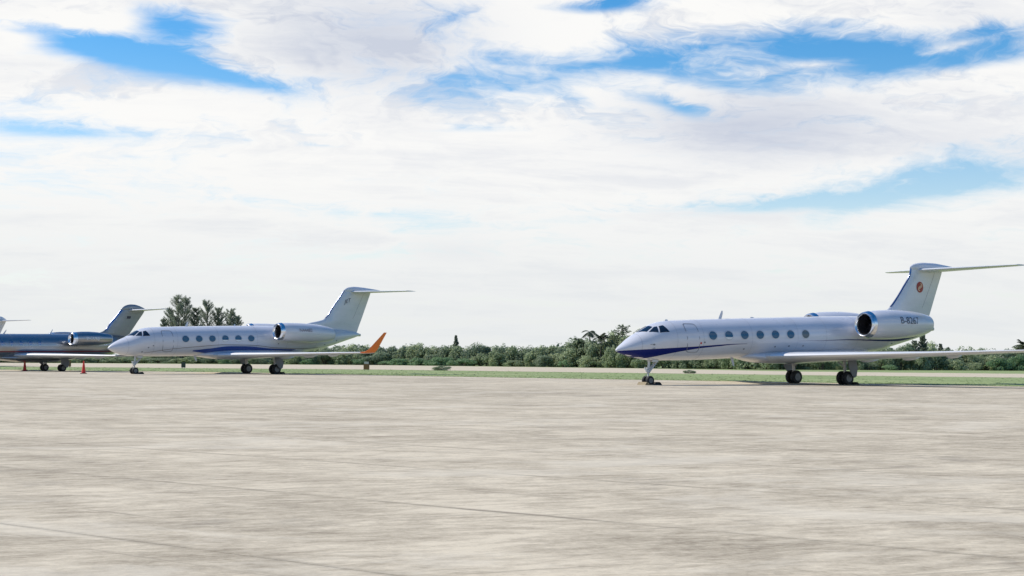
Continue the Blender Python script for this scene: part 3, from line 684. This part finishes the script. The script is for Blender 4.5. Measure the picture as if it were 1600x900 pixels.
# --- silver jets (far left)
TH3 = 0.7924
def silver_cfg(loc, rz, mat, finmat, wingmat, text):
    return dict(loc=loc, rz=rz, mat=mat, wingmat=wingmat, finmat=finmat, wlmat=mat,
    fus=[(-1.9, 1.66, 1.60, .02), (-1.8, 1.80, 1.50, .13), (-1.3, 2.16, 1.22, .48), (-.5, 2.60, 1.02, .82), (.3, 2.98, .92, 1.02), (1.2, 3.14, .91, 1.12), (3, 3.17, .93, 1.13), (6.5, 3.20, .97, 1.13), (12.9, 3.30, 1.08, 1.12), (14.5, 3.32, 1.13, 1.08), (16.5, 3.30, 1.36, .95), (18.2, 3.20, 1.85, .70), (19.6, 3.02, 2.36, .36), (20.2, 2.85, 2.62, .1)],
    fair=[(5.6, 1.3, 1.05, .15), (6.8, 1.4, .88, .9), (8.4, 1.5, .78, 1.25), (11, 1.5, .80, 1.3), (12.6, 1.45, .95, 1.1), (14, 1.4, 1.2, .4), (14.4, 1.35, 1.25, .1)],
    framemat='silver' if mat == 'silver' else 'frame', panemats={k: 'tint' for k in range(10)}, win=(.17, .22), windows=[(1.9 + .85 * k, 2.33 + .012 * k) for k in range(10)],
    cockpit=[('windshield', ((-.55, .62), (-.55, .06), (.1, .05), (.12, .60))), ('cockpit_window', ((-.4, .76), (.16, .68), (.30, 1.05), (-.2, 1.2)))],
    door=(.95, 1.75, 1.15, 2.85, .05),
    stripes=[('stripe', 'red_line', [(1.0, 1.53), (6, 1.61), (12.7, 1.69), (17.6, 1.76)], [(1.0, 1.62), (6, 1.70), (12.7, 1.78), (17.6, 1.84)], 1.0, 17.6, .010)] if mat == 'silver' else [],
    wing=[(.6, 7.2, 12.4, 1.36, 1.22, .10), (1.4, 7.6, 12.4, 1.38, 1.22, .10), (3.6, 9.0, 12.6, 1.40, 1.28, .105), (9.3, 12.1, 13.6, 1.40, 1.36, .09)],
    winglet=[(0, 0, 12.1, 13.6, 0.0), (.2, .04, 12.4, 13.62, .55), (.32, .2, 12.7, 13.7, 1.1), (.6, .9, 13.3, 13.9, 1.25)],
    tracks=[(3.2, 11.6, 1.4), (5.8, 12.0, 1.2)],
    stab=[(.05, 18.65, 20.55, 5.56, .10), (3.25, 20.1, 21.0, 5.68, .08)],
    fin=[(3.1, 14.9, 18.65, .06), (3.35, 15.3, 18.83, .07), (3.52, 16.05, 18.95, .08), (4.47, 16.94, 19.62, .09), (5.46, 17.82, 20.32, .09), (5.62, 17.98, 20.4, .09), (5.72, 18.08, 20.4, .08)],
    seams=(1.0, 4.0, 7.1, 9.9, 13.2, 16.2), boot_from=3.6, boot_w=.10,
    bullet=[(17.9, 5.62, 5.52, .03), (18.05, 5.78, 5.50, .08), (18.3, 5.95, 5.49, .12), (18.6, 6.06, 5.48, .15), (18.95, 6.11, 5.48, .17), (19.3, 6.10, 5.48, .16), (19.7, 6.02, 5.49, .14), (20.1, 5.88, 5.52, .09), (20.45, 5.72, 5.62, .02)],
    eng=dict(y=1.98, z=2.84, slope=.012, mat=mat, lip=.07, prof=[(12.05, .52), (12.3, .58), (12.9, .63), (13.6, .64), (14.4, .60), (15.2, .50), (15.75, .40)], pyl=(12.9, 15.4), text=text, tx=13.75, tz=2.86, tsize=.42, tmat='text_pale'),
    mg=(11.4, 1.585, 1.10, .31, .2, .19), ng=(.98, .21, .13, .14), apu=(20.3, 2.76, .09),
    antennas=[(6.7, 3.18, .36, .28, .16), (11.0, 3.26, .40, .25, .13)], ports=[])
jet3, body3, fin3, sec3 = make_jet(silver_cfg((-48.315, 117.17, 0), TH3, 'silver', 'silver_fin', 'wing', '9H-VFB'))
tag(jet3, 'silver-grey jet with thin red stripe, its tail behind the white jet nose', 'jet', GJ)
fl = [Vector((x, -fin_y(sec3, x, z) - .015, z)) for x, z in ((18.45, 4.78), (18.85, 4.78), (18.93, 5.02), (18.53, 5.02))]
B().add(fl, [(0, 1, 2, 3)]).build('flag_emblem', 'flag', fin3)
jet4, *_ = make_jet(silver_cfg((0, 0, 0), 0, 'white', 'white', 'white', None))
TH4 = math.radians(74); want = ground(12.0, 501, 5.62)
a4 = Vector((math.cos(TH4), math.sin(TH4), 0)); s4 = Vector((-math.sin(TH4), math.cos(TH4), 0))
o4 = want - a4 * 20.55 + s4 * 0.1; jet4.location = (o4.x, o4.y, 0); jet4.rotation_euler = (0, 0, TH4)
tag(jet4, 'white jet with only its T-tail showing at the left edge above the silver jet', 'jet', GJ)

# ------------------------------------------------------------------ things on the apron
def world_pt(loc, th, x, y, z=0):
    return Vector((loc[0] + x * math.cos(th) - y * math.sin(th), loc[1] + x * math.sin(th) + y * math.cos(th), z))
def chock(loc, th, x, y, w, mat, label):
    p = world_pt(loc, th, x, y); r = [[Vector((px, py, pz)) for px, pz in ((-.17, 0), (.17, 0), (.13, .10), (.03, .17), (-.06, .16))] for py in (-w / 2, w / 2)]
    o = B().add(*loft(r)).add(*tube([(0, -w / 2 - .02, .09), (0, -w / 2 - .10, .06), (0.1, -w / 2 - .12, .02)], .015, 6)).build('wheel_chock', mat)
    o.location = p; o.rotation_euler = (0, 0, th); tag(o, label, 'wheel chock', 'chocks set against jet wheels'); return o
L1, T1, L2, T2 = c1['loc'], c1['rz'], c2['loc'], c2['rz']
chock(L1, T1, -.42, -.1, .75, 'chock_y', 'pale brown chock in front of nose wheel of the navy-striped jet')
chock(L1, T1, .44, -.12, .75, 'chock', 'dark chock behind nose wheel of the navy-striped jet')
chock(L1, T1, 13.72 + .58, -2.25, .8, 'chock', 'black chock behind near main wheels of the navy-striped jet')
chock(L2, T2, .44, -.12, .7, 'chock', 'dark chock behind nose wheel of the orange-winglet jet')
chock(L2, T2, 11.62 + .56, -2.15, .75, 'chock', 'black chock behind near main wheels of the orange-winglet jet')

def cone(p, h, label):
    root = empty('traffic_cone', p, random.uniform(0, 1.5)); s = h / 1.0
    n = 24; prof = [(.17, .05), (.15, .12), (.05, .93), (.045, .98), (.03, 1.0), (.005, 1.0)]
    B().add(*loft([[Vector((r * s * math.cos(q), r * s * math.sin(q), z * s)) for q in (2 * math.pi * k / n for k in range(n))] for r, z in prof])).build('cone_body', 'cone', root, 40)
    b = B().add(*box((0, 0, .03 * s), (.46 * s, .46 * s, .06 * s))); b.build('base', 'cone_base', root, 30)
    tag(root, label, 'cone', 'traffic cones by the silver jet'); return root
cone(ground(38.5, 579.8), 0.98, 'red traffic cone under the silver jet fuselage, the farther left one')
cone(ground(130.5, 583.9), 1.0, 'red traffic cone nearest the nose of the orange-winglet jet')

def marker(p, w, h, mat, label, post):
    root = empty('marker_board', (p.x, p.y, -.02), math.radians(-20))
    B().add(*box((0, 0, .12 + h / 2), (w, .16, h))).build('board', mat, root, 30)
    for s in (-1, 1): B().add(*tube([(s * w * .32, 0, 0), (s * w * .32, 0, .16)], .04, 8)).build('leg', 'post', root, 40)
    if post: B().add(*box((0, 0, .12 + h + .12), (w * .8, .14, .24))).build('cap', 'post', root, 30)
    tag(root, label, 'marker', 'runway edge markers on the grass')
marker(ground(107, 574.2), .55, .62, 'board_brown', 'small brown marker box on grass behind the silver jet wheels', False)
marker(ground(286.5, 575.6), .46, .60, 'board_dark', 'small black marker box on grass seen below the jet with orange winglets', False)
marker(ground(572.5, 578.8), .62, .60, 'board_brown', 'rust-brown marker box on grass below the orange winglet', True)

# ------------------------------------------------------------------ vegetation
def leaves_mesh(name, cent, nrm, size, mats, rnd, aspect=1.7, jitter=.42):
    n = len(cent); cent = np.asarray(cent, float); nrm = np.asarray(nrm, float)
    nn = nrm + rnd.normal(0, jitter, (n, 3)) + np.array([0, 0, .45]); nn /= np.linalg.norm(nn, axis=1)[:, None] + 1e-9
    t = rnd.normal(0, 1, (n, 3)); u = np.cross(nn, t); u /= np.linalg.norm(u, axis=1)[:, None] + 1e-9; w = np.cross(nn, u)
    s = size * rnd.uniform(.6, 1.4, n)[:, None]
    v = np.stack([cent - u * s * aspect / 2, cent - w * s / 2, cent + u * s * aspect / 2, cent + w * s / 2], 1).reshape(-1, 3)
    me = bpy.data.meshes.new(name); me.vertices.add(4 * n); me.loops.add(4 * n); me.polygons.add(n)
    me.vertices.foreach_set('co', v.astype(np.float32).ravel()); me.loops.foreach_set('vertex_index', np.arange(4 * n, dtype=np.int32))
    me.polygons.foreach_set('loop_start', np.arange(0, 4 * n, 4, dtype=np.int32)); me.polygons.foreach_set('loop_total', np.full(n, 4, np.int32))
    me.update(calc_edges=True)
    if mats: me.materials.append(MAT[mats])
    return me
def bush_cloud(rnd, n, blobs=16, flat=0.0):
    """points on the clumps of a unit crown: about 2 wide, 1 high, standing on z = 0"""
    c, r = [], []
    for k in range(blobs):
        a = rnd.uniform(0, 2 * math.pi); h = rnd.uniform(.1, .82); q = math.sqrt(max(.05, 1 - (h / .95) ** 2)) * rnd.uniform(.35, .85)
        c.append((q * math.cos(a), q * math.sin(a), h)); r.append(rnd.uniform(.16, .36))
    c = np.array(c); r = np.array(r); i = rnd.integers(0, blobs, n)
    d = rnd.normal(0, 1, (n, 3)); d[:, 2] += .25; d /= np.linalg.norm(d, axis=1)[:, None]
    rad = r[i] * np.power(rnd.uniform(.25, 1, n), .45)
    p = c[i] + d * rad[:, None] * np.array([1.25, 1.25, .9]); p[:, 2] = np.abs(p[:, 2])
    return p, d
BUSH = {}
for kind, mat in (('leaf', 'leaf'), ('leaf_dark', 'leaf_dark'), ('leaf_bright', 'leaf_bright')):
    for k in range(5):
        rnd = np.random.default_rng(100 + k + 17 * len(kind)); p, d = bush_cloud(rnd, 2600, 20)
        BUSH[kind, k] = leaves_mesh('foliage', p, d, .065, mat, rnd)
rnd = np.random.default_rng(3)
stemv = B()
for k in range(7):
    a = rnd.uniform(0, 6.28); q = rnd.uniform(.2, .6)
    stemv.add(*tube([(.06 * math.cos(a), .06 * math.sin(a), -.02), (.5 * q * math.cos(a), .5 * q * math.sin(a), .3), (q * math.cos(a), q * math.sin(a), .7)], [.03, .022, .008], 6))
stem_o = stemv.build('stem', 'bark'); STEM = stem_o.data; bpy.data.objects.remove(stem_o)
def shrub(p, w, d, h, kind, k, label, group='shrubs in the hedge beyond the sand strip'):
    root = empty('shrub', (p.x, p.y, -.05), random.uniform(0, 6.28)); root.scale = (w / 2, d / 2, h)
    for nm, me in (('foliage', BUSH[kind, k]), ('stem', STEM)):
        o = bpy.data.objects.new(nm, me); COL.objects.link(o); o.parent = root
    tag(root, label, 'shrub', group); return root
base_pts = [(0, 566.6), (200, 567.4), (400, 568.8), (600, 570.3), (800, 572.6), (1000, 575.2), (1200, 577.4), (1400, 578.3), (1600, 579)]
base_f = pchip([q[0] for q in base_pts], [q[1] for q in base_pts])
tops = [(-60, 560), (0, 561), (60, 560), (110, 556), (180, 555), (340, 555), (440, 551), (480, 547), (510, 542), (560, 540), (590, 545), (620, 543), (650, 539), (690, 545), (730, 544), (760, 541), (800, 545), (850, 542), (880, 538), (900, 532), (940, 530), (975, 526), (1010, 527), (1060, 533), (1200, 541), (1370, 543), (1420, 541), (1445, 537), (1480, 548), (1540, 550), (1600, 545), (1660, 545)]
top_f = pchip([q[0] for q in tops], [q[1] for q in tops])
def back(px, extra):                                    # a point on the ground `extra` metres behind the hedge front at image column px
    g = ground(px, base_f(min(max(px, 0), 1600))); d = Vector((g.x, g.y, 0)).normalized(); return g + d * extra
def height_to(p, px, py): 
    return CAM_H + (HORIZON + ROLL * (px - 800) - py) / F_PX * p.y      # height that reaches image row py
def where(px):
    # short place phrases keep the labels within sixteen words
    for lim, s in ((185, 'below the silver jet'), (500, 'below the jet with orange winglets'), (640, 'by the orange winglet'), (960, 'between the two white jets'), (1380, 'behind the navy-striped jet'), (9999, 'under the long right wing')):
        if px < lim: return s
rs = random.Random(11)
px = -30.0
while px < 1640:                                        # front row: shrubs one can tell apart
    p = back(px, rs.uniform(.3, 4)); full = height_to(p, px, top_f(px)); h = max(1.0, full * rs.choice((.42, .55, .68, .8, .92)) * rs.uniform(.9, 1.08))
    w = rs.uniform(3.4, 6.2); kind = 'leaf' if rs.random() < .68 else 'leaf_dark'
    shrub(p, w, w * .8, h, kind, rs.randrange(5), ('olive green' if kind == 'leaf' else 'dark green') + ' leafy shrub in the front of the hedge ' + where(px))
    px += w * .55 * F_PX / p.y
px = -40.0
while px < 1660:                                        # second row, up to the skyline
    p = back(px, rs.uniform(4.5, 8)); h = max(1.5, height_to(p, px, top_f(px)) * rs.uniform(1.02, 1.25))
    w = rs.uniform(3.6, 7); kind = 'leaf' if rs.random() < .45 else 'leaf_dark'
    shrub(p, w, w * .8, h, kind, rs.randrange(5), ('olive green' if kind == 'leaf' else 'dark green') + ' tall shrub on the hedge skyline ' + where(px))
    px += w * .5 * F_PX / p.y
# the dense inside and back of the hedge: one mass
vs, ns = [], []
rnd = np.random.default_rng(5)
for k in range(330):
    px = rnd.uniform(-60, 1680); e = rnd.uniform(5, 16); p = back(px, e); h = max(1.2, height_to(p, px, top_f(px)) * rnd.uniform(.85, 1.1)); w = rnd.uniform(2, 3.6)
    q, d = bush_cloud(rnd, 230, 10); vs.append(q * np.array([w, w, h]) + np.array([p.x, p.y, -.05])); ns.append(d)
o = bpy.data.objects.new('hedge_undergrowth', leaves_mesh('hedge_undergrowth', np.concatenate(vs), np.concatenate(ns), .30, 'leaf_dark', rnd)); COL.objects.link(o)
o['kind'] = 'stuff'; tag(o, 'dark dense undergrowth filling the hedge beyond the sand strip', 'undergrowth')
# bright creeper in front of the hedge
for px, w, h in ((600, 3.5, .8), (625, 5, 1.15), (655, 6, 1.35), (690, 6, 1.45), (722, 5.5, 1.3), (560, 4, 1.0), (1560, 6, 2.0), (1590, 6, 2.6), (1618, 6, 2.4), (880, 3.5, 1.2), (1390, 4, .9), (480, 4, 1.0), (350, 3, .9)):
    p = back(px, -1.2); shrub(p, w, w * .6, h, 'leaf_bright', rs.randrange(5), 'bright green low creeper at the foot of the hedge ' + where(px), 'creepers at the foot of the hedge')
for px, py, w, h, lab in ((691.5, 578.6, 2.6, .62, 'low dark green clump on the grass edge between the white jets'), (1077, 583.2, 1.7, .42, 'small dark clump on the grass beneath the nose of the navy-striped jet')):
    shrub(ground(px, py), w, w * .6, h, 'leaf_dark', 1, lab, 'clumps on the grass')

def limb_cloud(rnd, pts, n, spread, size_up=0.0):
    """leaf points round a limb polyline, denser to its end"""
    pts = np.array(pts); t = np.power(rnd.uniform(0.12, 1, n), .8) * (len(pts) - 1); i = np.minimum(t.astype(int), len(pts) - 2); f = (t - i)[:, None]
    c = pts[i] * (1 - f) + pts[i + 1] * f; d = rnd.normal(0, 1, (n, 3)); d /= np.linalg.norm(d, axis=1)[:, None]
    return c + d * (spread * rnd.uniform(.1, 1, n))[:, None] + np.array([0, 0, size_up]), d
def casuarina(p, h, lean, label, seed, spread=1.0, group='casuarina trees behind the orange-winglet jet', bare=.2, taper=.7):
    rnd = np.random.default_rng(seed); root = empty('casuarina_tree', (p.x, p.y, -.05), 0)
    tp = [(lean * h * t * t + .012 * h * math.sin(3 * t + seed), .01 * h * math.cos(4 * t), h * t) for t in np.linspace(0, .97, 9)]
    b = B().add(*tube(tp, [.16 * (1 - .92 * t) * h / 9 + .012 for t in np.linspace(0, 1, 9)], 8)); cs, ds_ = [], []
    nb = 84
    for k in range(nb):
        t = bare + (1 - bare) * (k + rnd.uniform(0, 1)) / nb; t = min(t, .97); i = min(int(t / .97 * 8), 7); f = t / .97 * 8 - i
        o0 = np.array(tp[i]) * (1 - f) + np.array(tp[i + 1]) * f; a = rnd.uniform(0, 6.28); L = h * .25 * (1.12 - t) ** taper * spread * rnd.uniform(.6, 1.25)
        pts = [o0 + np.array([math.cos(a) * L * s, math.sin(a) * L * s, L * (.5 * s + .35 * s * s)]) for s in (0, .35, .7, 1)]
        b.add(*tube([tuple(q) for q in pts], [.035, .025, .015, .006], 5)); c_, d_ = limb_cloud(rnd, pts, 125, .25 * (h / 9) * min(1, spread)); cs.append(c_); ds_.append(d_)
    c_, d_ = limb_cloud(rnd, tp[4:], 260, .028 * h); cs.append(c_); ds_.append(d_)
    b.build('trunk', 'bark', root, 40)
    o = bpy.data.objects.new('crown', leaves_mesh('crown', np.concatenate(cs), np.concatenate(ds_), .06, 'needle', rnd, 4.0)); COL.objects.link(o); o.parent = root
    tag(root, label, 'tree', group)
for k, (px, py, e, lean, sp, lab) in enumerate(((279, 460.5, 5, -.03, .9, 'tallest casuarina tree, left spire of the group above the white jet roof'), (288, 463, 8, .03, .9, 'casuarina tree close right of the tallest spire above the jet roof'),
        (264, 480, 7, -.10, .9, 'casuarina leaning left at the left edge of the group'), (305, 479, 9, .0, .8, 'thin casuarina in the gap between the two highest crowns'), (322, 468, 6, .0, .95, 'pointed casuarina in the middle of the group above the jet roof'),
        (340, 479, 7, .03, .9, 'rounded casuarina right of the middle crown'), (359, 482, 6, .02, .95, 'casuarina with forked top near the right end of the group'), (371, 492, 8, .06, .9, 'lowest casuarina at the right end of the group'), (255, 497, 6, -.16, .7, 'low drooping casuarina at the far left of the group'))):
    p = back(px - lean * 60, e); casuarina(p, height_to(p, px, py) * .96, lean, lab, 40 + k, sp * 1.22)
p = back(712, 9); casuarina(p, height_to(p, 712, 523.5), .0, 'lone thin pointed conifer rising above the hedge between the jets', 60, 1.1, 'trees standing out of the hedge', .15, 1.5)
p = back(1441, 6); casuarina(p, height_to(p, 1441, 524.5), .0, 'feathery pale tree under the tail of the navy-striped jet', 61, .9, 'trees standing out of the hedge')
p = back(1430, 5); casuarina(p, height_to(p, 1429, 533), -.03, 'darker feathery tree left of the pale one under the jet tail', 62, .95, 'trees standing out of the hedge')
for px, py, s in ((1469, 537.5, 63), (1481, 543, 64)):
    p = back(px, 9); casuarina(p, height_to(p, px, py), .02, 'small spiky tree above the wing, ' + ('the taller of two' if s == 63 else 'the shorter of two'), s, .75, 'trees standing out of the hedge')

def palm(p, h, label, seed, nf=15, L=2.1, droop=1.0):
    rnd = np.random.default_rng(seed); root = empty('palm_tree', (p.x, p.y, -.05), 0)
    tp = [(.25 * math.sin(t * 2), .1 * t, h * t) for t in np.linspace(0, 1, 9)]
    B().add(*tube(tp, [.16 - .07 * t for t in np.linspace(0, 1, 9)], 8)).build('trunk', 'bark', root, 40)
    top = Vector(tp[-1]); fr = B()
    for k in range(nf):
        a = 2.4 * k + rnd.uniform(-.3, .3); elv = rnd.uniform(-.25, 1.2); l = L * rnd.uniform(.8, 1.15); pts = []
        for s in np.linspace(0, 1, 9):
            r = l * s * math.cos(elv) ; z = l * s * math.sin(elv) - droop * l * .55 * s * s; pts.append(top + Vector((math.cos(a) * r, math.sin(a) * r, z)))
        fr.add(*tube(pts, [.03 * (1 - .8 * s) for s in np.linspace(0, 1, 9)], 4))
        sd_ = Vector((-math.sin(a), math.cos(a), 0))
        for i in range(1, 8):
            for q in (0, .33, .66):
                c = pts[i].lerp(pts[i + 1], q); ll = .62 * math.sin(math.pi * (i + q) / 9.5) + .12; dd = (pts[i + 1] - pts[i]).normalized()
                for s in (-1, 1):
                    tip = c + sd_ * s * ll * .75 + dd * ll * .45 + Vector((0, 0, -.35 * ll)); fr.add([c - dd * .05, c + dd * .06, tip], [(0, 1, 2)])
    fr.build('crown', 'palm', root)
    tag(root, label, 'palm tree', 'palms above the hedge')
p = back(919, 6); palm(p, height_to(p, 919, 518), 'tall slender palm left of the white jet nose', 3, 12, 1.45, 1.0)
p = back(936.5, 4); palm(p, height_to(p, 936, 527), 'shorter bushy palm close to the navy-striped jet nose', 4, 17, 1.5, .8)
p = back(1597, 3); palm(p, height_to(p, 1597, 539), 'dark bushy palm at the right edge above the wing tip', 5, 20, 1.9, .8)

def tiered_tree(p, h, wid, label, seed):
    rnd = np.random.default_rng(seed); root = empty('spreading_tree', (p.x, p.y, -.05), 0)
    b = B().add(*tube([(0, 0, 0), (.1, 0, h * .4), (0, .05, h * .95)], [.18, .12, .03], 8)); cs, ds_ = [], []
    for tier, (zf, rf) in enumerate(((.50, .8), (.60, 1.0), (.69, .7), (.77, .95), (.86, .6), (.94, .45))):
        for k in range(6):
            a = 6.283 * k / 6 + tier * .7 + rnd.uniform(-.4, .4); L = wid / 2 * rf * rnd.uniform(.45, 1.15); tilt = rnd.uniform(-.05, .5); zf2 = zf + rnd.uniform(-.05, .05)
            pts = [np.array([math.cos(a) * L * s, math.sin(a) * L * s, h * zf2 + tilt * L * s + rnd.uniform(-.04, .04)]) for s in (0, .4, .75, 1)]
            b.add(*tube([tuple(q) for q in pts], [.05, .035, .02, .01], 5)); c_, d_ = limb_cloud(rnd, pts, 55, .28, .05); cs.append(c_); ds_.append(np.array([0, 0, 1.0]) + d_ * .5)
    b.build('trunk', 'bark', root, 40)
    o = bpy.data.objects.new('crown', leaves_mesh('crown', np.concatenate(cs), np.concatenate(ds_),   .17, 'leaf_dark', rnd)); COL.objects.link(o); o.parent = root
    tag(root, label, 'tree', 'trees standing out of the hedge')
p = back(903, 6); tiered_tree(p, height_to(p, 903, 530), 3.6, 'low flat-topped tree left of the tall palm', 21)
p = back(972, 7); tiered_tree(p, height_to(p, 972, 510.5), 5.0, 'layered spreading tree just above the white jet nose', 22)
p = back(1000, 6); tiered_tree(p, height_to(p, 998, 515), 3.6, 'smaller spreading tree partly behind the white jet nose', 23)

# grass blades along the verge: nobody could count them
rnd = np.random.default_rng(9)
N = 9000; t = rnd.uniform(0, 1, N); lane = np.power(rnd.uniform(0, 1, N), 4.0)
E1n = [(q.x, q.y) for q in E1[1:-1]]; ex = np.array([q[0] for q in E1n]); ey = np.array([q[1] for q in E1n]); sx = np.array([q.x for q in S0]); sy = np.array([q.y for q in S0])
gx = -75 + 140 * t; y0 = np.interp(gx, ex, ey, left=ey[0] + 30, right=ey[-1]); y0 = np.where(gx < ex[0], ey[0] + (ex[0] - gx) * .3, y0); y0 = np.where(gx > ex[-1], ey[-1] - (gx - ex[-1]) * .42, y0)
y1 = np.interp(gx, sx, sy); gy = y0 + .05 + (y1 - y0 + 2) * lane; hh = rnd.uniform(.01, .04, N); a = rnd.uniform(0, 6.28, N); w = rnd.uniform(.05, .14, N)
lx, ly = rnd.normal(0, .2, N), rnd.normal(0, .2, N)
v = np.stack([np.stack([gx - w * np.cos(a), gy - w * np.sin(a), np.full(N, -.02)], 1), np.stack([gx + w * np.cos(a), gy + w * np.sin(a), np.full(N, -.02)], 1), np.stack([gx + lx, gy + ly, hh], 1)], 1).reshape(-1, 3)
me = bpy.data.meshes.new('grass'); me.vertices.add(3 * N); me.loops.add(3 * N); me.polygons.add(N)
me.vertices.foreach_set('co', v.astype(np.float32).ravel()); me.loops.foreach_set('vertex_index', np.arange(3 * N, dtype=np.int32))
me.polygons.foreach_set('loop_start', np.arange(0, 3 * N, 3, dtype=np.int32)); me.polygons.foreach_set('loop_total', np.full(N, 3, np.int32)); me.update(calc_edges=True)
me.materials.append(MAT['blade']); o = bpy.data.objects.new('grass', me); COL.objects.link(o); o['kind'] = 'stuff'; tag(o, 'short green grass on the verge between apron and sand strip', 'grass')
